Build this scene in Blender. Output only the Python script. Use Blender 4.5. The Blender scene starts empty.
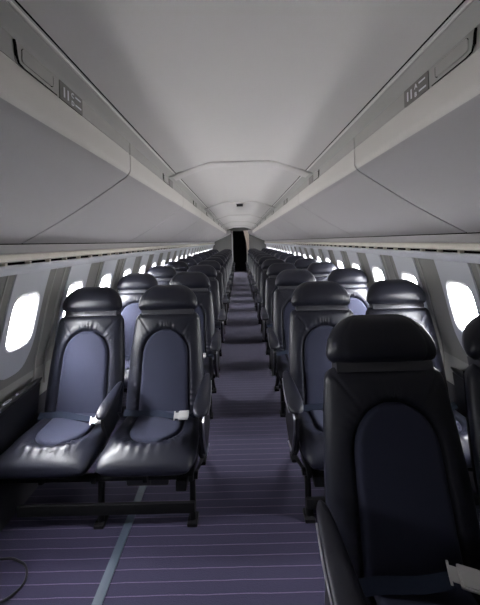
import bpy, math, random
from mathutils import Matrix, Vector
random.seed(7)
C = bpy.context.scene.collection
SC = bpy.context.scene

# ------------------------------------------------------------------ materials
def mat(name, col, rough=0.5, metal=0.0, spec=0.5, bump=None, var=None, sheen=0.0, coat=0.0):
    m = bpy.data.materials.new(name); m.use_nodes = True
    nt = m.node_tree; b = nt.nodes['Principled BSDF']
    b.inputs['Base Color'].default_value = (*col, 1)
    b.inputs['Roughness'].default_value = rough
    b.inputs['Metallic'].default_value = metal
    b.inputs['Specular IOR Level'].default_value = spec
    b.inputs['Sheen Weight'].default_value = sheen
    b.inputs['Coat Weight'].default_value = coat
    tc = nt.nodes.new('ShaderNodeTexCoord')
    if bump:
        scale, strength, dist, stretch = bump
        mp = nt.nodes.new('ShaderNodeMapping'); mp.inputs['Scale'].default_value = stretch
        n = nt.nodes.new('ShaderNodeTexNoise'); n.inputs['Scale'].default_value = scale
        n.inputs['Detail'].default_value = 4
        bp = nt.nodes.new('ShaderNodeBump'); bp.inputs['Strength'].default_value = strength
        bp.inputs['Distance'].default_value = dist
        nt.links.new(tc.outputs['Object'], mp.inputs['Vector'])
        nt.links.new(mp.outputs['Vector'], n.inputs['Vector'])
        nt.links.new(n.outputs['Fac'], bp.inputs['Height'])
        nt.links.new(bp.outputs['Normal'], b.inputs['Normal'])
    if var:
        scale, amount = var
        n2 = nt.nodes.new('ShaderNodeTexNoise'); n2.inputs['Scale'].default_value = scale
        n2.inputs['Detail'].default_value = 3
        mx = nt.nodes.new('ShaderNodeMix'); mx.data_type = 'RGBA'
        mx.inputs['A'].default_value = (*[c*(1-amount) for c in col], 1)
        mx.inputs['B'].default_value = (*[min(1, c*(1+amount)) for c in col], 1)
        nt.links.new(tc.outputs['Object'], n2.inputs['Vector'])
        nt.links.new(n2.outputs['Fac'], mx.inputs['Factor'])
        nt.links.new(mx.outputs['Result'], b.inputs['Base Color'])
    return m

M = {}
M['leather'] = mat('navy leather', (0.0085, 0.0092, 0.0175), 0.42, spec=0.42, bump=(26, 0.22, 0.004, (1, 1, 1)), var=(9, 0.12))
M['fabric'] = mat('navy woven fabric', (0.0235, 0.026, 0.049), 0.75, spec=0.2, bump=(420, 0.25, 0.001, (1, 1, 1)), sheen=0.05)
M['black'] = mat('black plastic', (0.008, 0.008, 0.010), 0.42, bump=(200, 0.1, 0.0006, (1, 1, 1)))
M['frame'] = mat('dark frame metal', (0.005, 0.005, 0.006), 0.65, spec=0.12, var=(20, 0.15))
M['chrome'] = mat('brushed metal', (0.62, 0.62, 0.66), 0.28, metal=1.0, bump=(90, 0.05, 0.0005, (1, 8, 1)))
M['bar'] = mat('grey headrest bar', (0.05, 0.05, 0.06), 0.4, metal=0.3, var=(30, 0.1))
M['buckle'] = mat('silver buckle metal', (0.62, 0.61, 0.60), 0.34, metal=0.6, var=(30, 0.05))
M['belt'] = mat('belt webbing', (0.010, 0.014, 0.028), 0.8, spec=0.15, bump=(300, 0.3, 0.0008, (1, 1, 1)))
M['wall'] = mat('taupe wall panel', (0.30, 0.295, 0.275), 0.5, bump=(160, 0.06, 0.0008, (1, 1, 1)), var=(3, 0.05))
M['band'] = mat('grey wall band', (0.21, 0.205, 0.195), 0.55, var=(4, 0.05))
M['wpanel'] = mat('pale window panel', (0.50, 0.51, 0.55), 0.45, var=(3, 0.03))
M['reveal'] = mat('white reveal', (0.78, 0.78, 0.80), 0.5, var=(6, 0.03))
M['bin'] = mat('pale grey bin', (0.305, 0.292, 0.296), 0.5, spec=0.4, bump=(240, 0.05, 0.0006, (1, 1, 1)), var=(2, 0.03))
M['binnose'] = mat('warm light grey bin nose', (0.47, 0.45, 0.425), 0.45, bump=(240, 0.05, 0.0006, (1, 1, 1)), var=(2, 0.03))
M['binnose'] = mat('warm light grey bin nose', (0.47, 0.45, 0.425), 0.45, bump=(240, 0.05, 0.0006, (1, 1, 1)), var=(2, 0.03))  # nose strip paler and warmer than the bin door below
M['binband'] = mat('grey bin band', (0.30, 0.29, 0.275), 0.5, var=(5, 0.05))
M['dark'] = mat('dark seam', (0.004, 0.004, 0.004), 0.95, spec=0.0, var=(8, 0.1))
M['plaque'] = mat('brown grey plaque', (0.12, 0.112, 0.105), 0.4, var=(20, 0.08))
M['ink'] = mat('white lettering', (0.62, 0.62, 0.66), 0.5, var=(20, 0.03))
M['cream'] = mat('cream rail', (0.70, 0.665, 0.59), 0.22, spec=0.6, var=(14, 0.12))
M['ceil'] = mat('pale ceiling', (0.54, 0.52, 0.51), 0.45, spec=0.4, bump=(260, 0.04, 0.0006, (1, 1, 1)), var=(1.5, 0.03))
M['cove'] = mat('cove panel', (0.40, 0.39, 0.375), 0.5, var=(3, 0.04))
M['lip'] = mat('pale lip', (0.66, 0.65, 0.62), 0.4, var=(8, 0.03))
M['dado'] = mat('dark lower wall lining', (0.022, 0.021, 0.028), 0.85, var=(9, 0.15))
M['lining'] = mat('light grey bounce wall', (0.36, 0.355, 0.345), 0.6, var=(3, 0.05))
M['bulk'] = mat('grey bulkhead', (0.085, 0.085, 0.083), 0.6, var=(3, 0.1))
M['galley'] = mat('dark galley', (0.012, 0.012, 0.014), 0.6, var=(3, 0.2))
M['cable'] = mat('black cable', (0.004, 0.004, 0.005), 0.6, spec=0.25, var=(10, 0.1))
M['track'] = mat('blue grey track cover', (0.03, 0.042, 0.060), 0.5, spec=0.3, bump=(60, 0.15, 0.001, (1, 1, 1)), var=(8, 0.15))
M['curtain'] = mat('beige curtain', (0.60, 0.52, 0.45), 0.8, bump=(60, 0.2, 0.002, (1, 1, 0.1)), var=(6, 0.1))

def carpet():
    m = bpy.data.materials.new('purple striped carpet'); m.use_nodes = True
    nt = m.node_tree; b = nt.nodes['Principled BSDF']; L = nt.links
    b.inputs['Roughness'].default_value = 0.92; b.inputs['Specular IOR Level'].default_value = 0.15
    b.inputs['Sheen Weight'].default_value = 0.1
    tc = nt.nodes.new('ShaderNodeTexCoord'); sp = nt.nodes.new('ShaderNodeSeparateXYZ')
    L.new(tc.outputs['Object'], sp.inputs['Vector'])
    wob = nt.nodes.new('ShaderNodeTexNoise'); wob.inputs['Scale'].default_value = 7
    L.new(tc.outputs['Object'], wob.inputs['Vector'])
    def mth(op, a, bb, c=None):
        n = nt.nodes.new('ShaderNodeMath'); n.operation = op
        for i, v in enumerate((a, bb, c)):
            if v is None: continue
            if isinstance(v, (int, float)): n.inputs[i].default_value = v
            else: L.new(v, n.inputs[i])
        return n.outputs[0]
    y = mth('MULTIPLY_ADD', wob.outputs['Fac'], 0.006, sp.outputs['Y'])
    fr = mth('FRACT', mth('DIVIDE', y, 0.0482), 0.0)
    d = mth('ABSOLUTE', mth('SUBTRACT', fr, 0.5), 0.0)
    line = mth('LESS_THAN', d, 0.034)
    spk = nt.nodes.new('ShaderNodeTexNoise'); spk.inputs['Scale'].default_value = 260; spk.inputs['Detail'].default_value = 2
    L.new(tc.outputs['Object'], spk.inputs['Vector'])
    brk = mth('MULTIPLY', line, mth('MULTIPLY_ADD', spk.outputs['Fac'], 1.3, -0.1))
    base = nt.nodes.new('ShaderNodeMix'); base.data_type = 'RGBA'
    base.inputs['A'].default_value = (0.0110, 0.0094, 0.0245, 1); base.inputs['B'].default_value = (0.023, 0.0198, 0.0435, 1)
    L.new(spk.outputs['Fac'], base.inputs['Factor'])
    mx = nt.nodes.new('ShaderNodeMix'); mx.data_type = 'RGBA'
    L.new(brk, mx.inputs['Factor']); L.new(base.outputs['Result'], mx.inputs['A'])
    mx.inputs['B'].default_value = (0.105, 0.082, 0.138, 1)
    L.new(mx.outputs['Result'], b.inputs['Base Color'])
    bp = nt.nodes.new('ShaderNodeBump'); bp.inputs['Strength'].default_value = 0.4; bp.inputs['Distance'].default_value = 0.003
    L.new(spk.outputs['Fac'], bp.inputs['Height']); L.new(bp.outputs['Normal'], b.inputs['Normal'])
    return m
M['carpet'] = carpet()

def glass():
    m = bpy.data.materials.new('clear window glass'); m.use_nodes = True
    nt = m.node_tree; nt.nodes.clear(); L = nt.links
    o = nt.nodes.new('ShaderNodeOutputMaterial'); mix = nt.nodes.new('ShaderNodeMixShader')
    t = nt.nodes.new('ShaderNodeBsdfTransparent'); t.inputs['Color'].default_value = (0.97, 0.98, 1, 1)
    g = nt.nodes.new('ShaderNodeBsdfGlossy'); g.inputs['Roughness'].default_value = 0.02
    f = nt.nodes.new('ShaderNodeFresnel'); f.inputs['IOR'].default_value = 1.35
    ge = nt.nodes.new('ShaderNodeNewGeometry'); mu = nt.nodes.new('ShaderNodeMath'); mu.operation = 'MULTIPLY_ADD'
    iv = nt.nodes.new('ShaderNodeMath'); iv.operation = 'SUBTRACT'; iv.inputs[0].default_value = 1.0
    L.new(ge.outputs['Backfacing'], iv.inputs[1]); L.new(f.outputs[0], mu.inputs[0]); L.new(iv.outputs[0], mu.inputs[1]); mu.inputs[2].default_value = 0.0
    L.new(mu.outputs[0], mix.inputs[0]); L.new(t.outputs[0], mix.inputs[1]); L.new(g.outputs[0], mix.inputs[2])
    L.new(mix.outputs[0], o.inputs['Surface'])
    return m
M['glass'] = glass()

# ------------------------------------------------------------------ mesh helpers
def FS(x, y, z): return (x, y*0.94+0.02, z*0.885)    # under-frame placement
class MB:
    def __init__(s, xf=None): s.v = []; s.f = []; s.m = []; s.xf = xf
    def add(s, v, f, mi=0):
        o = len(s.v); s.v += [s.xf(*p) if s.xf else tuple(p) for p in v]
        for q in f: s.f.append(tuple(i+o for i in q)); s.m.append(mi)
    def box(s, x0, x1, y0, y1, z0, z1, mi=0, bev=0.0):
        if bev <= 0:
            s.add([(x, y, z) for x in (x0, x1) for y in (y0, y1) for z in (z0, z1)],
                  [(0,1,3,2),(4,6,7,5),(0,4,5,1),(2,3,7,6),(0,2,6,4),(1,5,7,3)], mi); return
        import bmesh
        bm = bmesh.new(); bmesh.ops.create_cube(bm, size=1)
        for v in bm.verts:
            v.co = ((x0+x1)/2+v.co.x*(x1-x0), (y0+y1)/2+v.co.y*(y1-y0), (z0+z1)/2+v.co.z*(z1-z0))
        bmesh.ops.bevel(bm, geom=bm.edges[:], offset=bev, segments=2, affect='EDGES', profile=0.6)
        bm.verts.index_update()
        s.add([v.co[:] for v in bm.verts], [[v.index for v in f.verts] for f in bm.faces], mi); bm.free()
    def loft(s, rings, closed=True, caps=True, mi=0):
        n = len(rings[0]); v = [p for r in rings for p in r]; f = []
        for i in range(len(rings)-1):
            for j in range(n if closed else n-1):
                k = (j+1) % n
                f.append((i*n+j, i*n+k, (i+1)*n+k, (i+1)*n+j))
        if caps and closed:
            f.append(tuple(range(n))[::-1]); f.append(tuple((len(rings)-1)*n+j for j in range(n)))
        s.add(v, f, mi)
    def prism(s, poly, axis, a, b, mi=0):          # poly in the two other axes
        def pt(p, t): return (t, p[0], p[1]) if axis == 'x' else ((p[0], t, p[1]) if axis == 'y' else (p[0], p[1], t))
        n = len(poly)
        s.add([pt(p, a) for p in poly]+[pt(p, b) for p in poly],
              [tuple(range(n)), tuple(range(2*n-1, n-1, -1))]+[(i, i+n, (i+1) % n+n, (i+1) % n) for i in range(n)], mi)
    def tube(s, pts, r, n=10, mi=0, ry=None):
        pts = [Vector(p) for p in pts]; rings = []; up = Vector((0.13, 0.2, 1)).normalized()
        for i, p in enumerate(pts):
            t = (pts[min(i+1, len(pts)-1)]-pts[max(i-1, 0)]).normalized()
            a = t.cross(up)
            if a.length < 1e-3: a = t.cross(Vector((1, 0, 0)))
            a.normalize(); b = a.cross(t)
            rr = r[i] if isinstance(r, (list, tuple)) else r
            rings.append([p+a*math.cos(2*math.pi*k/n)*rr+b*math.sin(2*math.pi*k/n)*(ry or rr) for k in range(n)])
        s.loft(rings, mi=mi)
    def build(s, name, mats, parent=None, smooth=True, angle=40):
        me = bpy.data.meshes.new(name); me.from_pydata(s.v, [], s.f)
        if not isinstance(mats, (list, tuple)): mats = [mats]
        for m in mats: me.materials.append(M[m])
        me.polygons.foreach_set('material_index', s.m)
        import bmesh
        bm = bmesh.new(); bm.from_mesh(me); bmesh.ops.recalc_face_normals(bm, faces=bm.faces[:]); bm.to_mesh(me); bm.free()
        if smooth:
            me.polygons.foreach_set('use_smooth', [True]*len(me.polygons))
            me.set_sharp_from_angle(angle=math.radians(angle))
        me.update()
        o = bpy.data.objects.new(name, me); C.objects.link(o)
        if parent: o.parent = parent
        return o

def interp(tab, t):                                  # smooth (hermite) table lookup
    if t <= tab[0][0]: return tab[0][1]
    if t >= tab[-1][0]: return tab[-1][1]
    for i in range(len(tab)-1):
        if tab[i][0] <= t <= tab[i+1][0]:
            x0, y0 = tab[i]; x1, y1 = tab[i+1]
            sl = lambda k: ((tab[min(k+1, len(tab)-1)][1]-tab[max(k-1, 0)][1]) /
                            (tab[min(k+1, len(tab)-1)][0]-tab[max(k-1, 0)][0]))
            h = x1-x0; u = (t-x0)/h
            return ((1+2*u)*(1-u)**2*y0 + u*(1-u)**2*h*sl(i) + u*u*(3-2*u)*y1 + u*u*(u-1)*h*sl(i+1))
def sstep(a, b, x):
    t = max(0, min(1, (x-a)/(b-a))); return t*t*(3-2*t)

def tag(o, label=None, cat=None, group=None, kind=None):
    if label: o['label'] = label
    if cat: o['category'] = cat
    if group: o['group'] = group
    if kind: o['kind'] = kind
    return o
def struct(o): o['kind'] = 'structure'; return o
def empty(name, loc):
    o = bpy.data.objects.new(name, None); o.location = loc; o.empty_display_size = 0.1; C.objects.link(o); return o
def copy_tree(o, parent=None):
    c = o.copy(); C.objects.link(c)
    if parent: c.parent = parent
    for ch in list(o.children): copy_tree(ch, c)
    return c

# ------------------------------------------------------------------ seat geometry (row-local coordinates)
TILT = math.radians(14)
JY, JZ = -0.185, 0.40                                  # where backrest meets cushion
def back_pt(xc, x, n, v):
    return (xc+x, JY + v*math.sin(TILT) - n*math.cos(TILT), JZ + v*math.cos(TILT) + n*math.sin(TILT))

PW_B, PW_T, PTOP, PROUND = 0.160, 0.146, 0.482, 0.155
def arch_d(x, v):                                     # >0 inside the backrest panel, metres to its outline
    hw = PW_B+(PW_T-PW_B)*max(0, v)/PTOP
    vc = PTOP-PROUND
    if v <= vc: return hw-abs(x)
    return (1-math.hypot(x/hw, (v-vc)/PROUND))*min(hw, PROUND)
def seat_d(x, v):                                     # panel of the cushion, v runs forward from the joint
    hw = 0.148; vc = 0.17; r = 0.125
    if v <= vc: return hw-abs(x)
    return (1-math.hypot(x/hw, (v-vc)/r))*min(hw, r)

NX = 96
def xs_front():
    return [math.sin(math.pi*(-0.5+i/NX))*0.55+(-1+2*i/NX)*0.45 for i in range(NX+1)]

def backrest(mb, xc, seed):
    rnd = random.Random(seed); ph = [rnd.uniform(0, 6.28) for _ in range(4)]
    L0, L1 = -0.03, 0.592; NV = 84; rings = []
    for j in range(NV+1):
        u = 0.5-0.5*math.cos(math.pi*j/NV); v = L0+(L1-L0)*(0.6*u+0.4*j/NV)
        w = interp([(-.03, .246), (.1, .25), (.3, .243), (.49, .226), (.592, .214)], v)
        r = 0.055; e = max(0, (v-(L1-r))/r); sc = math.sqrt(max(0, 1-e**2.4))
        eb = max(0, ((L0+0.04)-v)/0.04); scb = math.sqrt(max(0, 1-eb*eb))
        t = 0.056*max(0.05, min(sc, scb)); w -= 0.05*(1-sc)
        ring = []
        for k in xs_front():
            x = k*w; prof = max(0, 1-abs(k)**3.4)**(1/2.6)
            n = -0.056 + t*prof
            d = arch_d(x, v)
            if prof > 0.02:
                g = 0.014*math.exp(-(abs(d)/0.008)**1.5) if d < 0 else 0.016
                puff = 0.005*math.exp(-((d+0.040)/0.03)**2)
                # gathered pleats radiating from the panel outline
                if -0.085 < d < 0.004:
                    ang = math.atan2(v-(PTOP-PROUND), x)
                    top = math.exp(-((ang-1.57)/0.34)**2)*math.sin(ang*50+ph[0]+2.2*math.sin(ang*11+ph[3]))
                    sh = math.exp(-((abs(ang-1.57)-0.95)/0.3)**2)*math.sin(ang*44+ph[1])*0.6
                    side = math.exp(-((v-0.07)/0.10)**2)*math.sin(v*190+ph[2]+x*30)*0.7
                    puff += 0.0036*(top+1.3*sh+1.2*side)*math.exp(-((d+0.022)/0.024)**2)
                ax_, av_, bx_, bv_ = .100, .452, .205, .585  # stitched seam from the panel to the shoulder
                q = max(0, min(1, ((abs(x)-ax_)*(bx_-ax_)+(v-av_)*(bv_-av_))/((bx_-ax_)**2+(bv_-av_)**2)))
                puff -= 0.0035*math.exp(-(math.hypot(abs(x)-ax_-q*(bx_-ax_), v-av_-q*(bv_-av_))/0.005)**2)
                n += (puff-g)*sc*scb*min(1, prof*1.6)
            ring.append(back_pt(xc, x, n, v))
        for i in range(1, 16):
            k = 1-2*i/16; prof = max(0, 1-abs(k)**4)**(1/3)
            ring.append(back_pt(xc, k*w, -0.056-t*prof*0.9, v))
        rings.append(ring)
    mb.loft(rings)

def panel_surface(mb, f, hwf, v0, v1, lift, base, n=26, m=40, front=True):
    rings = []
    for j in range(m+1):
        q = math.sin(math.pi*0.5*j/m)*0.7+0.3*j/m; v = v0+(v1-v0)*q
        hw = max(0.0015, hwf(v)); row = []
        for i in range(n+1):
            k = -1+2*i/n; k = math.sin(k*math.pi/2)*0.5+k*0.5
            x = k*hw
            ee = min(1, max(0, hw-abs(x))/0.022); ev = min(1, max(0, v1-v)/0.022)
            e = min(ee, ev); h = base + lift*(math.sqrt(1-(1-e)**2))
            row.append(f(x, h, v))
        rings.append(row)
    top = [p for r in rings for p in r]
    mb.loft(rings, closed=False)
    # closed underside
    under = []
    for j, r in enumerate(rings):
        v = 0
    return rings

def back_panel(mb, xc):
    vc = PTOP-PROUND
    def hw(v):
        h = PW_B+(PW_T-PW_B)*max(0, v)/PTOP
        if v > vc: h *= math.sqrt(max(0, 1-((v-vc)/PROUND)**2))
        return max(0.001, h-0.003)
    panel_surface(mb, lambda x, h, v: back_pt(xc, x, h+0.004*(1-(x/0.14)**2), v), hw, -0.012, PTOP-0.003, 0.016, -0.0135)

def cushion_pt(xc, x, n, v):
    return (xc+x, JY+0.02-v, JZ-0.012+n + 0.02*v)
def cushion(mb, xc, seed):
    rnd = random.Random(seed); ph = [rnd.uniform(0, 6.28) for _ in range(4)]
    L0, L1 = -0.05, 0.415; NV = 56; rings = []
    for j in range(NV+1):
        u = 0.5-0.5*math.cos(math.pi*j/NV); v = L0+(L1-L0)*(0.75*u+0.25*j/NV)
        w = interp([(-.05, .225), (.1, .24), (.3, .252), (.415, .25)], v)
        r = 0.10; e = max(0, (v-(L1-r))/r); sc = math.sqrt(max(0, 1-e**2.3))
        eb = max(0, ((L0+0.04)-v)/0.04); scb = math.sqrt(max(0, 1-eb*eb))
        t = 0.072*max(0.03, min(sc, scb)); w -= 0.035*(1-sc)
        ring = []
        for k in xs_front():
            x = k*w; prof = max(0, 1-abs(k)**3.6)**(1/2.6)
            n = -0.072+t*prof; d = seat_d(x, v)
            g = 0.020*math.exp(-(abs(d)/0.010)**1.5) if d < 0 else 0.020
            puff = 0.014*math.exp(-((d+0.06)/0.035)**2)
            if -0.1 < d < 0.004:
                ang = math.atan2(v-0.17, x)
                puff += 0.004*math.sin(ang*46+ph[0])*math.exp(-((abs(ang-1.57)-0.75)/0.25)**2)*math.exp(-((d+0.03)/0.03)**2)
                puff += 0.0024*math.sin(x*120+ph[1])*math.exp(-((d+0.05)/0.04)**2)*sstep(0.2, 0.3, v)
            n += (puff-g)*sc*scb*min(1, prof*1.6)
            ring.append(cushion_pt(xc, x, n, v))
        for i in range(1, 16):
            k = 1-2*i/16; prof = max(0, 1-abs(k)**4)**(1/3)
            ring.append(cushion_pt(xc, k*w, -0.072-t*prof*0.85, v))
        rings.append(ring)
    mb.loft(rings)
def cushion_panel(mb, xc):
    def hw(v):
        h = 0.148
        if v > 0.17: h *= math.sqrt(max(0, 1-((v-0.17)/0.125)**2))
        return max(0.001, h-0.003)
    panel_surface(mb, lambda x, h, v: cushion_pt(xc, x, h+0.004*(1-(x/0.14)**2), v), hw, 0.0, 0.292, 0.018, -0.018)

def headrest(mb, xc, seed):
    L0, L1 = 0.607, 0.777; NV = 34; rings = []
    for j in range(NV+1):
        s = 0.5-0.5*math.cos(math.pi*j/NV); v = L0+(L1-L0)*s
        w = interp([(0, .184), (.06, .197), (.16, .2045), (.3, .203), (.5, .193), (.7, .172), (.85, .145), (.94, .119), (1, .088)], s)
        t = interp([(0, .016), (.04, .030), (.14, .046), (.35, .055), (.6, .053), (.8, .043), (.92, .028), (1, .007)], s)
        ring = []
        for k in xs_front():
            prof = max(0, 1-abs(k)**3)**(1/2.4)
            n = -0.045+t*prof*1.15
            crease = math.exp(-((abs(k)-0.70-0.1*s)/0.03)**2)*0.0022
            ring.append(back_pt(xc, k*w, n-crease*prof + 0.006*math.exp(-((s-.3)/.3)**2)*prof, v))
        for i in range(1, 16):
            k = 1-2*i/16; prof = max(0, 1-abs(k)**3)**(1/2.4)
            ring.append(back_pt(xc, k*w*0.985, -0.045-t*max(0, 1-abs(k)**5)**(1/2.6)*1.25, v))
        rings.append(ring)
    mb.loft(rings)

def headrest_bar(mb, xc):
    rings = []
    for n, v in ((-0.075, .574), (-0.02, .574), (-0.014, .580), (-0.014, .605), (-0.02, .613), (-0.075, .613)):
        rings.append([back_pt(xc, x, n - 0.01*(abs(x)/.19)**4, v) for x in [(-.176+.352*i/16) for i in range(17)]])
    n = len(rings[0]); v = [p for r in rings for p in r]; f = []
    for i in range(6):
        k = (i+1) % 6
        for j in range(n-1): f.append((i*n+j, i*n+j+1, k*n+j+1, k*n+j))
    f.append(tuple(i*n for i in range(6))); f.append(tuple(i*n+n-1 for i in range(6))[::-1])
    mb.add(v, f)

def back_shell(mb, xc):                               # hard rear shell of the backrest
    rings = []
    for j in range(15):
        v = 0.0+0.56*j/14; w = interp([(0, .236), (.3, .232), (.56, .2)], v)
        rings.append([back_pt(xc, k*w, -0.085-0.022*max(0, 1-abs(k)**3)**.5-(0 if q else 0), v) for q, k in [(1, -1+2*i/12) for i in range(13)]]
                     + [back_pt(xc, (1-2*i/12)*w*0.97, -0.078, v) for i in range(1, 12)])
    mb.loft(rings)

def armpad(mb, xc, wide=1.0, y0=-0.150, y1=-0.525, z0=0.600, z1=0.570):
    rings = []; N = 26
    for j in range(N+1):
        s = 0.5-0.5*math.cos(math.pi*j/N); y = y0+(y1-y0)*s
        w = interp([(0, .006), (.06, .016), (.3, .026), (.65, .034), (.88, .035), (.96, .028), (1, .010)], s)*wide
        t = interp([(0, .006), (.08, .014), (.4, .018), (.85, .020), (.96, .016), (1, .007)], s)
        z = z0+(z1-z0)*s - 0.012*sstep(.75, 1, s)
        rings.append([(xc+w*math.copysign(abs(math.cos(a))**.75, math.cos(a)), y, z+t*math.copysign(abs(math.sin(a))**.75, math.sin(a)))
                      for a in [2*math.pi*k/20 for k in range(20)]])
    mb.loft(rings)

SIDE = [(-.185, .575), (-.24, .44), (-.22, .34), (-.33, .285), (-.44, .30), (-.49, .385), (-.525, .46), (-.528, .53), (-.50, .556)]
def ribbon(mb, pts, width, thick, nrm):
    rings = []; nrm = [Vector(n).normalized() for n in nrm]; pts = [Vector(p) for p in pts]
    for i, p in enumerate(pts):
        t = (pts[min(i+1, len(pts)-1)]-pts[max(0, i-1)]).normalized(); n = nrm[i]
        b = t.cross(n).normalized(); n = b.cross(t)
        rings.append([p+b*width/2-n*thick/2, p+b*width/2+n*thick/2, p-b*width/2+n*thick/2, p-b*width/2-n*thick/2])
    mb.loft(rings)

def belt(parent, xc, xb, dirs, tilt=0.0, yb=-0.30, zu=0.0):
    """webbing tucked along the joint, buckle lying at xc+xb; dirs = +1 when the loose end runs to +x"""
    y, z = JY-0.026, JZ-0.010
    pts = []; nr = []
    x0 = -0.235*dirs; x1 = xb-0.05*dirs
    for i in range(15):
        s = i/14; x = x0+(x1-x0)*s
        yy = y+(yb-y)*s**2.2; sag = 0.010*math.sin(s*9+xc*7)
        pts.append((xc+x, yy, z+0.006+(0.018+zu)*s*s+sag*0.4)); nr.append((0, -0.75+0.5*s, 0.66+0.34*s))
    b = MB(); ribbon(b, pts, 0.036, 0.0035, nr)
    pts2 = []; nr2 = []
    for i in range(8):
        s = i/7; x = xb+0.045*dirs+(0.235*dirs-xb-0.045*dirs)*s
        pts2.append((xc+x, yb+(y-yb)*s, z+0.022+zu-(0.016+zu)*s)); nr2.append((0, -0.3-0.4*s, 0.9-0.2*s))
    ribbon(b, pts2, 0.036, 0.0035, nr2)
    bo = b.build('seat_belt', 'belt', parent)
    # buckle: box with a lift lid and a tongue
    k = MB()
    k.box(-.036, .030, -.030, .030, -.009, .007, bev=.006)
    k.box(-.030, .036, -.026, .026, .006, .013, bev=.003)
    k.box(-.062, -.036, -.020, .020, -.003, .002, bev=.001)
    k.box(-.066, -.058, -.031, .031, -.005, .004, bev=.002)
    R = Matrix.Translation((xc+xb, yb-0.005, z+0.033+zu)) @ Matrix.Rotation(tilt, 4, 'Z') @ Matrix.Rotation(0.42, 4, 'X') @ Matrix.Rotation(0 if dirs > 0 else math.pi, 4, 'Z') @ Matrix.Scale(0.86, 4)
    k.v = [tuple(R @ Vector(p)) for p in k.v]
    tag(k.build('buckle', 'buckle', bo), 'silver metal belt buckle')

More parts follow.
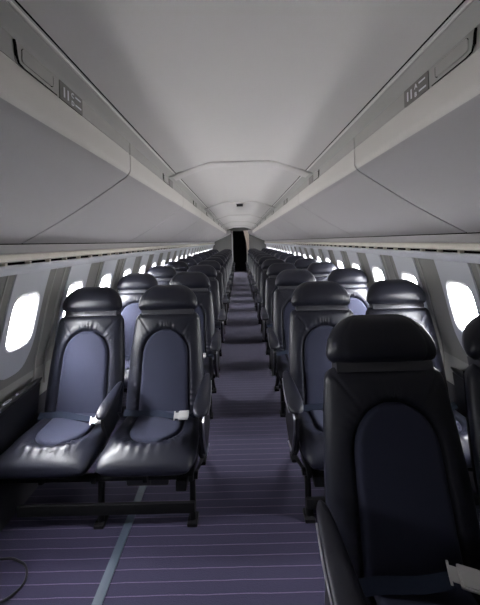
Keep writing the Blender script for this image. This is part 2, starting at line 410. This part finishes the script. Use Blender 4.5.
def make_pair(s, belts):
    """s=-1 left of the aisle, +1 right of it"""
    root = empty('double_seat', (0.79*s, 0, 0))
    xa, xw = 0.53*s, 1.055*s
    def sub(mb, name, m, par=root, **k):
        mb.v = [(x-0.79*s, y, z) for x, y, z in mb.v] if par is root else [(x-0.79*s, y, z) for x, y, z in mb.v]
        return mb.build(name, m, par, **k)
    for i, xc in enumerate((xa, xw)):
        b = MB(); backrest(b, xc, i*3+s); bo = sub(b, 'backrest', 'leather', angle=70)
        p = MB(); back_panel(p, xc); tag(sub(p, 'back_panel', 'fabric', bo, angle=80), 'grey navy woven fabric panel with arched top')
        p = MB(); back_shell(p, xc); tag(sub(p, 'back_shell', 'black', bo), 'black plastic rear shell')
        b = MB(); headrest(b, xc, i); sub(b, 'headrest', 'leather', angle=75)
        b = MB(); headrest_bar(b, xc); tag(sub(b, 'headrest_bar', 'bar'), 'grey metal bar below the headrest')
        b = MB(); cushion(b, xc, i*5+s); co = sub(b, 'seat_cushion', 'leather', angle=70)
        p = MB(); cushion_panel(p, xc); tag(sub(p, 'cushion_panel', 'fabric', co, angle=80), 'grey navy woven fabric panel with rounded front')
        belt(root, xc-0.79*s, *belts[i])
    # aisle armrest
    ax = 0.244*s
    b = MB(); armpad(b, ax+.004*s, 1.2); ao = sub(b, 'armrest', 'leather', angle=60)
    b = MB(); b.prism(SIDE, 'x', ax-0.011, ax+0.011); sub(b, 'armrest_panel', 'black', ao)
    xo = ax-0.0125*s
    b = MB(); b.tube([(xo, y, z) for y, z in ((-.50, .552), (-.531, .530), (-.528, .46), (-.493, .383), (-.442, .297), (-.335, .282))], 0.0055, 8)
    b.tube([(ax-0.022*s, -.20, .580), (ax-0.032*s, -.30, .572), (ax-0.037*s, -.43, .560), (ax-0.034*s, -.505, .550)], 0.0032, 8)
    tag(sub(b, 'armrest_trim', 'chrome', ao), 'thin bright metal edge trim')
    # middle armrest
    mx = 0.7925*s
    b = MB(); armpad(b, mx, 0.9, -.17, -.46, .570, .530); mo = sub(b, 'armrest', 'leather', angle=60)
    b = MB(); b.prism([(-.19, .57), (-.25, .45), (-.30, .36), (-.38, .36), (-.43, .46), (-.43, .51)], 'x', mx-0.008, mx+0.008); sub(b, 'armrest_panel', 'black', mo)
    # wall side armrest with its ashtray
    wx_ = 1.312*s
    b = MB(); armpad(b, wx_, 0.85, -.15, -.70, .60, .565); wo = sub(b, 'armrest', 'black', angle=60)
    b = MB(); b.prism([(-.18, .585), (-.24, .30), (-.62, .28), (-.68, .50), (-.66, .55)], 'x', wx_-0.016, wx_+0.016); sub(b, 'armrest_panel', 'black', wo)
    b = MB()
    for yy, w, l in ((-.43, .010, .032), (-.36, .006, .010)):
        rings = []
        for q, hz in ((1, .0), (1, .006), (.7, .009), (.6, .004)):
            rings.append([(wx_-0.006*s+w*q*math.cos(a), yy+l*q*math.sin(a), .614-.0636*(-.15-yy)+hz) for a in [2*math.pi*k/18 for k in range(18)]])
        b.loft(rings)
    tag(sub(b, 'ashtray', 'chrome', wo), 'small oval chrome ashtray lid set in the armrest')
    # under-frame
    b = MB(FS)
    for yy in (-.33, -.55):
        b.tube([(x, yy, .268) for x in (0.27*s, 0.8*s, 1.30*s)], 0.02, 12)
    for xx in (0.30, 0.53, 0.79, 1.055, 1.27):
        b.box(xx*s-.012, xx*s+.012, -.60, -.28, .270, .305, bev=.004)
    b.box(0.35*s-.028, 0.35*s+.028, -.60, -.50, .215, .275, bev=.008)
    sub(b, 'seat_frame', 'frame')
    for xx in (0.300, 0.775):
        b = MB(FS)
        b.tube([(xx*s, -.555, 0.02), (xx*s, -.548, .12), (xx*s, -.54, .27)], 0.0165, 10)
        b.box(xx*s-.026, xx*s+.026, -.59, -.515, 0.0, .022, bev=.006)
        sub(b, 'leg', 'frame')
        b = MB(FS)
        b.tube([(xx*s, -.12, 0.02), (xx*s, -.22, .14), (xx*s, -.33, .27)], 0.0165, 10)
        b.box(xx*s-.022, xx*s+.022, -.16, -.08, 0.0, .022, bev=.006)
        sub(b, 'leg', 'frame')
        b = MB(FS); b.tube([(xx*s, -.13, .035), (xx*s, -.36, .15), (xx*s, -.55, .25)], 0.011, 8); sub(b, 'diagonal_brace', 'frame')
    b = MB(FS); b.box(min(.285*s, 1.19*s), max(.285*s, 1.19*s), -.585, -.565, .075, .135, bev=.006)
    sub(b, 'baggage_bar', 'frame')
    b = MB(FS); b.box(xa-.11, xa+.11, -.56, -.36, .215, .272, bev=.012); b.box(xa-.018, xa+.018, -.565, -.555, .225, .26, bev=.003)
    tag(sub(b, 'life_vest_pouch', 'black'), 'black pouch slung under the cushion')
    return root

PITCH, ROW0 = 0.885, 1.11
ORD = ['first', 'second', 'third', 'fourth', 'fifth', 'sixth', 'seventh', 'eighth', 'ninth', 'tenth', 'eleventh', 'twelfth', 'thirteenth', 'fourteenth']
GROUP_S = 'navy double seats along both sides of the aisle'
right = make_pair(1, [(0.118, 1, -0.35, -0.245, 0.036), (0.10, 1, 0.1, -0.27)])
left = make_pair(-1, [(0.150, 1, 0.06, -0.285), (0.192, 1, 0.35, -0.30)])
NR = 13
for n in range(0, NR):
    o = right if n == 0 else copy_tree(right)
    o.location.y = ROW0+PITCH*n
    o.location.x = 0.79-(0.036 if n == 0 else 0)
    if n == 0: o.location.y = 1.072
    if n == 0: lb = 'large dark navy leather double seat at the lower right, nearest of all the seats'
    elif n == NR-1: lb = 'navy leather double seat right of the aisle, last row beside the doorway'
    else: lb = f'navy leather double seat right of the aisle, {ORD[n]} row from the front'
    tag(o, lb, 'seat', GROUP_S)
for n in range(1, NR):
    o = left if n == 1 else copy_tree(left)
    o.location.y = ROW0-0.005+PITCH*n
    if n == 1: lb = 'navy leather double seat left of the aisle facing the bare carpet, cushions lit'
    elif n == NR-1: lb = 'navy leather double seat left of the aisle, last row beside the doorway'
    else: lb = f'navy leather double seat left of the aisle, {ORD[n-1]} row from the front'
    tag(o, lb, 'seat', GROUP_S)

# ------------------------------------------------------------------ cabin shell
Y0, Y1 = -0.45, 13.45
WPROF = [(0.0, 1.27), (0.15, 1.315), (0.3, 1.347), (0.5, 1.368), (0.65, 1.365), (0.75, 1.349), (0.85, 1.322), (1.0, 1.287),
         (1.1, 1.263), (1.2, 1.236), (1.3, 1.205), (1.36, 1.185)]
def wx(z): return interp(WPROF, z)
WP = 0.493; W0 = 1.65
WINS_L = [W0-3*WP]+[W0+WP*k for k in range(-1, 24)]  # first entry is an unseen window, added to light the nearest right seat
WINS_R = [W0+0.035+WP*k for k in range(-1, 24)]
WZ, WHW, WHH = 1.015, 0.094, 0.146
def sq(n):
    pts = []
    for i in range(n): pts.append((-1+2*i/n, -1))
    for i in range(n): pts.append((1, -1+2*i/n))
    for i in range(n): pts.append((1-2*i/n, 1))
    for i in range(n): pts.append((-1, 1-2*i/n))
    return pts
def rrect(p, hw, hh, ex):
    a, b = p; r = (abs(a)**ex+abs(b)**ex)**(-1/ex)
    return a*r*hw, b*r*hh

def make_wall(s, wins, name):
    mb = MB()
    zl = [0, .1, .2, .3, .4, .5, .6, .65]
    zt = [1.32, 1.36]
    def strip(y0, y1, zs, mi, off=0.0):
        rings = [[(s*(wx(z)-off), y, z) for z in zs] for y in (y0, y1)]
        mb.loft(rings, closed=False, mi=mi)
    strip(Y0, Y1, [0, .1, .2, .3, .4, .46], 2)
    strip(Y0, Y1, [.46, .5, .55, .6, .65], 0)
    # window bays with real holes
    zc = (0.65+1.32)/2
    S = sq(8)
    if wins[1]-wins[0] > WP*1.5:                      # plain bay between two windows
        strip(wins[0]+WP/2, wins[1]-WP/2, [.65+.67*i/8 for i in range(9)], 1)
    edges = [wins[0]-WP/2]+[w+WP/2 for w in wins]
    strip(Y0, edges[0], [.65+.67*i/8 for i in range(9)], 1)
    strip(edges[-1], Y1, [.65+.67*i/8 for i in range(9)], 1)
    for w in wins:
        rings = []
        for q in (0, .2, .45, .72, 1):
            ring = []
            for p in S:
                hy, hz = rrect(p, WHW+.012, WHH+.012, 4.0)
                ox, oz = p[0]*WP/2, p[1]*(1.32-.65)/2
                y = w+hy*(1-q)+ox*q; z = (WZ+hz)*(1-q)+(zc+oz)*q
                ring.append((s*wx(z), y, z))
            rings.append(ring)
        mb.loft(rings, caps=False, mi=1)
    # narrow ribs on the bands between the window panels
    for i, e in enumerate(edges):
        for dy, ww in (((-.045, .012), (.055, .02)) if i % 2 else ((0.06, .012),)):
            zs = [.52+.8*k/12 for k in range(13)]
            prof = [[(s*(wx(z)), e+dy-ww/2, z), (s*(wx(z)-.006), e+dy-ww/2+.002, z), (s*(wx(z)-.006), e+dy+ww/2-.002, z), (s*(wx(z)), e+dy+ww/2, z)] for z in zs]
            mb.loft(prof, mi=0)
    # outer roof skin behind the bins and over the ceiling
    sk = [(wx(1.32), 1.32), (1.255, 1.325), (1.30, 1.40), (1.32, 1.60), (1.20, 1.85), (1.0, 2.06), (.6, 2.20), (0, 2.26)]
    mb.loft([[(s*x, y, z) for x, z in sk] for y in (Y0, Y1)], closed=False, mi=0)
    return struct(mb.build(name, ['wall', 'band', 'dado'], angle=30))
make_wall(-1, WINS_L, 'wall_left'); make_wall(1, WINS_R, 'wall_right')

def make_window(s, w, idx):
    mb = MB(); S = sq(10)
    def ring(fn, depth):
        r = []
        for p in S:
            y, z = fn(p); r.append((s*(wx(z)+depth), w+y, z))
        return r
    zc, hh = (0.70+1.318)/2, (1.318-0.70)/2
    def outer(p):
        if p[1] > 0: y, z = p[0]*.136, p[1]*hh
        else:
            a, b = rrect(p, .136, hh, 3.2); y, z = a, b
        return y, zc+z
    def hole(k, ex=4.2):
        def f(p):
            y, z = rrect(p, WHW*k+0.0, WHH*k, ex); return y, WZ+z
        return f
    def mixf(f, g, q): return lambda p: tuple(a*(1-q)+b*q for a, b in zip(f(p), g(p)))
    R = [ring(outer, 0.0), ring(outer, -.007), ring(mixf(outer, hole(1.13), .06), -.009), ring(mixf(outer, hole(1.13), .5), -.009), ring(hole(1.13), -.009)]
    mb.loft(R, caps=False)
    R2 = [ring(hole(1.13), -.009), ring(hole(1.08), -.011), ring(hole(1.0), -.004), ring(hole(.96), .02), ring(hole(.93), .055)]
    mb.loft(R2, caps=False, mi=1)
    o = struct(mb.build(f'window_{idx}', ['wpanel', 'reveal'], angle=35))
    g = MB()
    rr = [ring(hole(.95), .030), ring(hole(.95), .034)]
    g.loft(rr); g.build('pane', 'glass', o, smooth=False)
    # rim of the inner pane and the pulled-up shade slat
    f = MB()
    f.loft([ring(hole(.955), .022), ring(hole(.955), .030), ring(hole(.90), .030), ring(hole(.90), .022), ring(hole(.955), .022)], caps=False)
    f.build('pane_rim', 'reveal', o)
    return o
wi = 0
for s, wins in ((-1, WINS_L), (1, WINS_R)):
    for w in wins:
        wi += 1; make_window(s, w, wi)

# floor
mb = MB(); mb.box(-1.42, 1.42, Y0, Y1+2.2, -.05, 0.0)
struct(mb.build('floor', 'carpet', smooth=False))
# seat track covers let into the carpet
ti = 0
for x in (-0.632, 0.632):
    ti += 1; mb = MB(); mb.box(x-.021, x+.021, Y0+.02, Y1-.05, 0.0005, .005, bev=.0015); struct(mb.build(f'trim_{ti}', 'track'))
    
# end walls
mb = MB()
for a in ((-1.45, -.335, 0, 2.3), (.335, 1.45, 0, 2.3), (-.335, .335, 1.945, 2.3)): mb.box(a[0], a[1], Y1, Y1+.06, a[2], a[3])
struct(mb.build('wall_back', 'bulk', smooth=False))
mb = MB(); mb.box(-1.45, 1.45, Y0-.06, Y0, -.05, 2.3); struct(mb.build('wall_front', 'lining', smooth=False))  # unseen wall behind the camera, made pale to bounce fill onto the nearest seat
mb = MB()
for x in (-.34, .34): mb.box(x-.03, x+.03, Y1-.03, Y1+.02, 0, 1.945, bev=.008)
ti += 1; struct(mb.build(f'trim_{ti}', 'bin'))
# dark galley lobby beyond the doorway
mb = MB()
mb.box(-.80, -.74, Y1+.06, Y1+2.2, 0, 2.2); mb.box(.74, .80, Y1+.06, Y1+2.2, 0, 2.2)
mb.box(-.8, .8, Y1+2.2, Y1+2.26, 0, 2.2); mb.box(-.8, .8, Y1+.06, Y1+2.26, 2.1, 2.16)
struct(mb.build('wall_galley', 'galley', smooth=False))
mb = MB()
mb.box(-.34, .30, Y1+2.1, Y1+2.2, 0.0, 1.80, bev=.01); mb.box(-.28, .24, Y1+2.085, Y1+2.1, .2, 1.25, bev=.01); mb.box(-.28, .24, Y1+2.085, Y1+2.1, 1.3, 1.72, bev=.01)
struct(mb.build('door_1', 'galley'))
# curtain gathered on the right of the doorway
rings = []
for j in range(25):
    z = 0.02+1.92*j/24; pull = interp([(0, .10), (.9, .075), (1.05, .065), (1.2, .08), (1.5, .11), (1.94, .18)], z)
    ring = []
    for i in range(41):
        k = i/40; x = .44-pull*1.4*(1-k); y = Y1-.075+.022*math.sin(k*38)*(0.6+.4*math.sin(z*2))
        ring.append((x, y, z))
    ring += [(p[0], p[1]+.008, p[2]) for p in ring[::-1]]
    rings.append(ring)
mb = MB(); mb.loft(rings); cu = mb.build('curtain', 'curtain')
tag(cu, 'beige curtain gathered at the right of the far dark doorway', 'curtain')

# ceiling: shallow arch with lips and joint strips
ZC = 2.094
def cz(x):
    return interp([(-.54, 2.000), (-.42, 2.041), (-.30, 2.080), (-.26, 2.089), (-.21, 2.0935), (0, ZC), (.21, 2.0935), (.26, 2.089), (.30, 2.080), (.42, 2.041), (.54, 2.000)], x)
CX = [-.54+1.08*i/48 for i in range(49)]
mb = MB()
prof = [(-.53, 2.001), (-.54, 2.004)] + [(x, cz(x)) for x in CX] + [(.54, 2.004), (.53, 2.001)]
prof = [(x, cz(x)) for x in CX] + [(x, cz(x)+.012) for x in CX[::-1]]
ys = [Y0+(Y1-Y0)*i/30 for i in range(31)]
mb.loft([[(x, y, z) for x, z in prof] for y in ys])
for s in (-1, 1):                                     # rolled pale lip along each side
    mb.tube([(s*.536, y, 1.998) for y in ys], 0.0042, 8, mi=1)
    mb.tube([(s*.526, y, 2.0045) for y in ys], 0.0026, 6, mi=2)
struct(mb.build('ceiling', ['ceil', 'lip', 'dark'], angle=50))
for k in range(5):
    yc = 2.37+2.34*k; ti += 1; mb = MB()
    def arch(y, dz, xm=.555): return [(x*xm/.54, y, cz(x)-dz*(1-.0*(abs(x)/.54)) - .010*sstep(.35, .54, abs(x))) for x in CX]
    a = [arch(yc-.03, .0), arch(yc-.03, .012), arch(yc-.024, .016), arch(yc+.10, .016), arch(yc+.115, .010), arch(yc+.115, .0)]
    mb.loft(a, closed=False)
    b = [arch(yc-.034, .002, .575), arch(yc-.034, .0035, .575), arch(yc-.030, .0035, .575), arch(yc-.029, .002, .575)]
    mb.loft(b, closed=False, mi=1)
    for s in (-1, 1):                                 # small dark wedge where the strip meets the cove
        mb.prism([(s*.46, cz(.46)-.006), (s*.57, 1.988), (s*.583, 1.972), (s*.55, 1.975)], 'y', yc-.045, yc-.03, mi=1)
    struct(mb.build(f'trim_{ti}', ['ceil', 'cove']))
# side coves between ceiling lip and bins
for s in (-1, 1):
    ti += 1; mb = MB()
    p = [(.600, 1.966), (.588, 1.975), (.575, 1.981), (.556, 1.989), (.542, 1.996), (.546, 2.03), (.60, 2.05), (.64, 1.99)]
    mb.loft([[(s*x, y, z) for x, z in p] for y in (Y0, Y1)])
    struct(mb.build(f'trim_{ti}', 'cove', angle=60))
# rail, slot and cove under the bins
for s in (-1, 1):
    ti += 1; mb = MB()
    def ext(poly, mi): mb.prism([(s*x, z) for x, z in poly], 'y', Y0, Y1, mi)
    ext([(1.168, 1.450), (1.165, 1.412), (1.172, 1.404), (1.26, 1.404), (1.26, 1.450)], 0)
    ext([(1.172, 1.404), (1.160, 1.398), (1.152, 1.385), (1.155, 1.368), (1.168, 1.362), (1.26, 1.362), (1.26, 1.404)], 1)
    ext([(1.215, 1.362), (1.215, 1.345), (1.26, 1.345), (1.26, 1.362)], 2)
    ext([(1.164, 1.346), (1.160, 1.335), (1.172, 1.312), (1.194, 1.296), (1.26, 1.296), (1.26, 1.346)], 3)
    y = Y0+.05
    while y < Y1:
        mb.box(min(s*1.17, s*1.196), max(s*1.17, s*1.196), y, y+.014, 1.344, 1.364, 1); y += .164
    struct(mb.build(f'trim_{ti}', ['bin', 'cream', 'dark', 'wpanel'], angle=30))

# ------------------------------------------------------------------ overhead bins
BL, B0 = 1.432, 0.078
def bin_profiles():
    nose = []
    D = [(.590, 1.912), (.588, 1.90), (.588, 1.835)]
    for k in range(9):                                 # rounded crease
        a = k/8; x = .588*(1-a)**2+.588*2*a*(1-a)+.635*a*a; z = 1.835*(1-a)**2+1.803*2*a*(1-a)+1.777*a*a
        nose.append((x, z))
    face = [(.635+(1.165-.635)*k/8, 1.777+(1.457-1.777)*k/8 - .012*math.sin(math.pi*k/8)) for k in range(1, 9)]
    return D, nose, face
D_, nose_, face_ = bin_profiles()
BACK_N = -1
def text_mesh(txt, size):
    cu = bpy.data.curves.new('lettering', 'FONT'); cu.body = txt; cu.size = size; cu.extrude = 0.0006; cu.offset = 0.0012 if txt == '11' else 0.0003; cu.align_x = 'LEFT'
    o = bpy.data.objects.new('lettering', cu); C.objects.link(o)
    bpy.context.view_layer.update()
    me = bpy.data.meshes.new_from_object(o); v = [tuple(p.co) for p in me.vertices]; f = [tuple(q.vertices) for q in me.polygons]
    bpy.data.objects.remove(o); bpy.data.curves.remove(cu); bpy.data.meshes.remove(me)
    return v, f
def make_bin(s, lettered):
    y0, y1 = 0.005, BL-0.005
    root_y = B0
    mb = MB()
    body = [(.597, 1.970), (.597, 1.908), (.62, 1.85), (.66, 1.79), (1.15, 1.475), (1.19, 1.452), (1.26, 1.50), (1.26, 1.62), (1.12, 1.86), (.95, 1.972)]
    mb.prism([(s*x, z) for x, z in body], 'y', 0.0004, BL-0.0004)
    o = mb.build('overhead_bin', 'dark', smooth=False)
    mb = MB(); mb.box(min(s*.588, s*.604), max(s*.588, s*.604), y0, y1, 1.9125, 1.972); tag(mb.build('bin_band', 'binband', o, smooth=False), 'darker grey band along the top edge')
    mb = MB()
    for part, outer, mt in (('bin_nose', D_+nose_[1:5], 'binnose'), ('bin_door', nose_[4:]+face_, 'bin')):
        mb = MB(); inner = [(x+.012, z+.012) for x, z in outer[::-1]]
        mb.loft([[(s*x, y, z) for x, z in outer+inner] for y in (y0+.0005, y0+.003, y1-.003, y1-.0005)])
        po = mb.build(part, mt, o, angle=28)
        if part == 'bin_nose': tag(po, 'lighter warm grey strip along the lower front edge')
    # latch: raised plate outline with a paddle
    ly = 0.655
    mb = MB(); xf = .588
    def rp(ya, yb, za, zb, r, n=5):
        pts = []
        for cy, cz_, a0 in ((yb-r, zb-r, 0), (ya+r, zb-r, 90), (ya+r, za+r, 180), (yb-r, za+r, 270)):
            for k in range(n+1):
                a = math.radians(a0+90*k/n); pts.append((cy+r*math.cos(a), cz_+r*math.sin(a)))
        return pts
    mb.prism(rp(ly, ly+.165, 1.911, 1.969, .010), 'x', s*(xf+.002), s*(xf-.0025), 0)
    lo = mb.build('latch_plate', 'binband', o, angle=30)
    mb = MB()
    mb.tube([(s*(xf-.003), ly-.004, 1.966), (s*(xf-.003), ly-.001, 1.955), (s*(xf-.003), ly+.002, 1.930), (s*(xf-.003), ly+.010, 1.914), (s*(xf-.003), ly+.03, 1.9105), (s*(xf-.003), ly+.165, 1.9105)], [.0032, .0036, .004, .003, .0018, .0014], 8)
    tag(mb.build('latch_gap', 'dark', lo), 'dark outline along the latch edge')
    mb = MB(); mb.prism(rp(ly+.02, ly+.145, 1.923, 1.960, .008), 'x', s*(xf-.002), s*(xf-.006)); tag(mb.build('latch_paddle', 'binband', lo, angle=30), 'rounded finger paddle of the latch')
    mb = MB()
    out = rp(ly+.02, ly+.145, 1.923, 1.960, .008)
    mb.tube([(s*(xf-.0045), y, z) for y, z in out[:12]], .0012, 6)
    mb.tube([(s*(xf-.0045), y, z) for y, z in out[-6:]+out[:3]], .0018, 6)
    mb.build('paddle_gap', 'dark', lo)
    # row plaque
    mb = MB(); py = ly+.182
    mb.prism(rp(py, py+.132, 1.911, 1.969, .002), 'x', s*(xf+.002), s*(xf-.003)); po = mb.build('row_plaque', 'plaque', o, angle=30)
    if lettered:
        mb = MB(); L1, L2 = ('C', 'D') if s < 0 else ('A', 'B')
        def put(txt, size, yy, zz, sy=1.0):
            v, f = text_mesh(txt, size)
            # seen from the aisle: left side reads towards +y, right side reads towards -y
            mb.add([(s*(xf-.0036)-s*p[2], (yy+p[0]*sy) if s < 0 else (yy-p[0]*sy), zz+p[1]) for p in v], f)
        st = py+.012 if s < 0 else py+.120
        dd = 1 if s < 0 else -1
        put('11', .044, st, 1.924, .95)
        put(L1, .022, st+dd*.050, 1.945); put(L2, .022, st+dd*.050, 1.918)
        for zz, ln in ((1.9515, .032), (1.9245, .036)):
            a = st+dd*.074; b_ = a+dd*ln
            mb.prism([(min(a, b_), zz), (max(a, b_), zz), (max(a, b_), zz+.005), (min(a, b_), zz+.005)], 'x', s*(xf-.003), s*(xf-.0042))
        tag(mb.build('plaque_lettering', 'ink', po, smooth=False), 'white row number and seat letters')
    o.location = (0, root_y, 0)
    return o
GROUP_B = 'grey overhead luggage bins above the seats'
for s, nm in ((-1, 'left'), (1, 'right')):
    near = make_bin(s, True)
    tag(near, f'pale grey overhead bin nearest the camera at upper {nm}, with white lettered row plaque', 'luggage bin', GROUP_B)
    plain = make_bin(s, False); nb = 9
    for k in range(1, nb):
        o = plain if k == 1 else copy_tree(plain)
        o.location.y = B0+BL*k
        if k == nb-1: lb = f'pale grey overhead bin on the {nm}, last one before the far doorway wall'
        else: lb = f'pale grey overhead bin on the {nm}, {ORD[k]} one from the camera'
        tag(o, lb, 'luggage bin', GROUP_B)
    # closing panel between last bin and bulkhead
    mb = MB(); body = D_+nose_[1:]+face_+[(1.26, 1.5), (1.2, 1.75), (.95, 1.972), (.592, 1.972)]
    ya = B0+BL*nb+.003
    rings = [[(s*(x-(.19*q if x < .63 else .19*q*(1.165-x)/.535 if x < 1.165 else 0)), y, z) for x, z in body] for y, q in ((ya, 0), (ya+.16, .35), (Y1-.07, 1), (Y1, 1))]
    mb.loft(rings); ti += 1; struct(mb.build(f'trim_{ti}', 'bin', angle=28))

# small dark ceiling fitting
t = empty('ceiling_sign', (0, 4.98, 2.066))
mb = MB(); mb.box(-.055, .055, -.035, .035, -.022, .020, bev=.006); mb.build('sign_case', 'black', t)
mb = MB(); mb.box(-.045, .045, -.038, -.034, -.016, .012, bev=.0012); mb.build('sign_face', 'galley', t)
mb = MB(); mb.box(-.065, .065, -.045, .045, .017, .0265, bev=.003); mb.build('mounting_plate', 'bin', t)
tag(t, 'small dark sign box fixed to the middle of the ceiling', 'sign')

# cable on the bare carpet
pts = [(-1.27, 1.36, .006), (-1.197, 1.335, .006), (-1.163, 1.326, .006), (-1.11, 1.326, .006), (-1.06, 1.312, .006), (-1.025, 1.296, .006), (-.995, 1.264, .006),
       (-.982, 1.223, .006), (-1.0, 1.186, .006), (-1.03, 1.163, .006), (-1.1, 1.12, .006), (-1.19, 1.07, .006)]
sm = []
for i in range(len(pts)-1):
    p0, p1, p2, p3 = [Vector(pts[max(0, min(len(pts)-1, i+q))]) for q in (-1, 0, 1, 2)]
    for k in range(6):
        u = k/6; sm.append(0.5*((2*p1)+(p2-p0)*u+(2*p0-5*p1+4*p2-p3)*u*u+(3*p1-p0-3*p2+p3)*u**3))
mb = MB(); mb.tube(sm, .0048, 8)
tag(mb.build('cable', 'cable'), 'thin black cable looped on the bare carpet at the lower left', 'cable')

SKY = 26.0
# ------------------------------------------------------------------ light: bright overcast day outside
w = bpy.data.worlds.new('overcast sky'); SC.world = w; w.use_nodes = True
bg = w.node_tree.nodes['Background']; bg.inputs['Color'].default_value = (0.97, 0.985, 1.0, 1); bg.inputs['Strength'].default_value = SKY
wn = w.node_tree; tcw = wn.nodes.new('ShaderNodeTexCoord'); spw = wn.nodes.new('ShaderNodeSeparateXYZ'); rmp = wn.nodes.new('ShaderNodeValToRGB')
mr = wn.nodes.new('ShaderNodeMapRange'); mr.inputs['From Min'].default_value = -1; mr.inputs['From Max'].default_value = 1
wn.links.new(tcw.outputs['Generated'], spw.inputs['Vector']); wn.links.new(spw.outputs['Z'], mr.inputs['Value'])
wn.links.new(mr.outputs['Result'], rmp.inputs['Fac']); wn.links.new(rmp.outputs['Color'], bg.inputs['Color'])
els = rmp.color_ramp.elements                          # ground below, overcast sky brighter towards the zenith
els[0].position = 0.0; els[0].color = (0.62, 0.605, 0.58, 1); els[1].position = 1.0; els[1].color = (2.6, 2.58, 2.54, 1)
for p, c in ((0.495, (0.50, 0.49, 0.47)), (0.505, (0.41, 0.406, 0.40)), (0.68, (0.76, 0.753, 0.742)), (0.82, (1.9, 1.885, 1.86))):
    e = els.new(p); e.color = (*c, 1)
for s, wins in ((-1, WINS_L), (1, WINS_R)):
    for y in wins:
        l = bpy.data.lights.new('window_portal', 'AREA'); l.shape = 'RECTANGLE'; l.size = 0.24; l.size_y = 0.34; l.cycles.is_portal = True
        o = bpy.data.objects.new('window_portal', l); C.objects.link(o)
        o.location = (s*(wx(WZ)+.075), y, WZ)
        o.rotation_euler = (0, math.radians(90 if s > 0 else -90), 0)
        # local x becomes vertical
        l.size, l.size_y = 0.36, 0.24

# ------------------------------------------------------------------ camera
cam = bpy.data.cameras.new('camera'); co = bpy.data.objects.new('camera', cam); C.objects.link(co)
cam.sensor_fit = 'HORIZONTAL'; cam.sensor_width = 36; cam.lens = 36*288/480
cam.shift_y = -61/480; cam.shift_x = 1/480; cam.clip_start = 0.02
R = Matrix.Rotation(math.radians(90), 4, 'X') @ Matrix.Rotation(math.radians(-1.4), 4, 'Z')
co.matrix_world = Matrix.Translation((-0.028, 0, 1.44)) @ R
SC.camera = co
vs = SC.view_settings; vs.view_transform = 'Standard'; vs.look = 'None'; vs.gamma = 1; vs.use_curve_mapping = False
vs.exposure = 2.0
cy = SC.cycles; cy.max_bounces = 10; cy.diffuse_bounces = 7; cy.glossy_bounces = 4; cy.transparent_max_bounces = 16; cy.caustics_reflective = False
cy.use_denoising = True
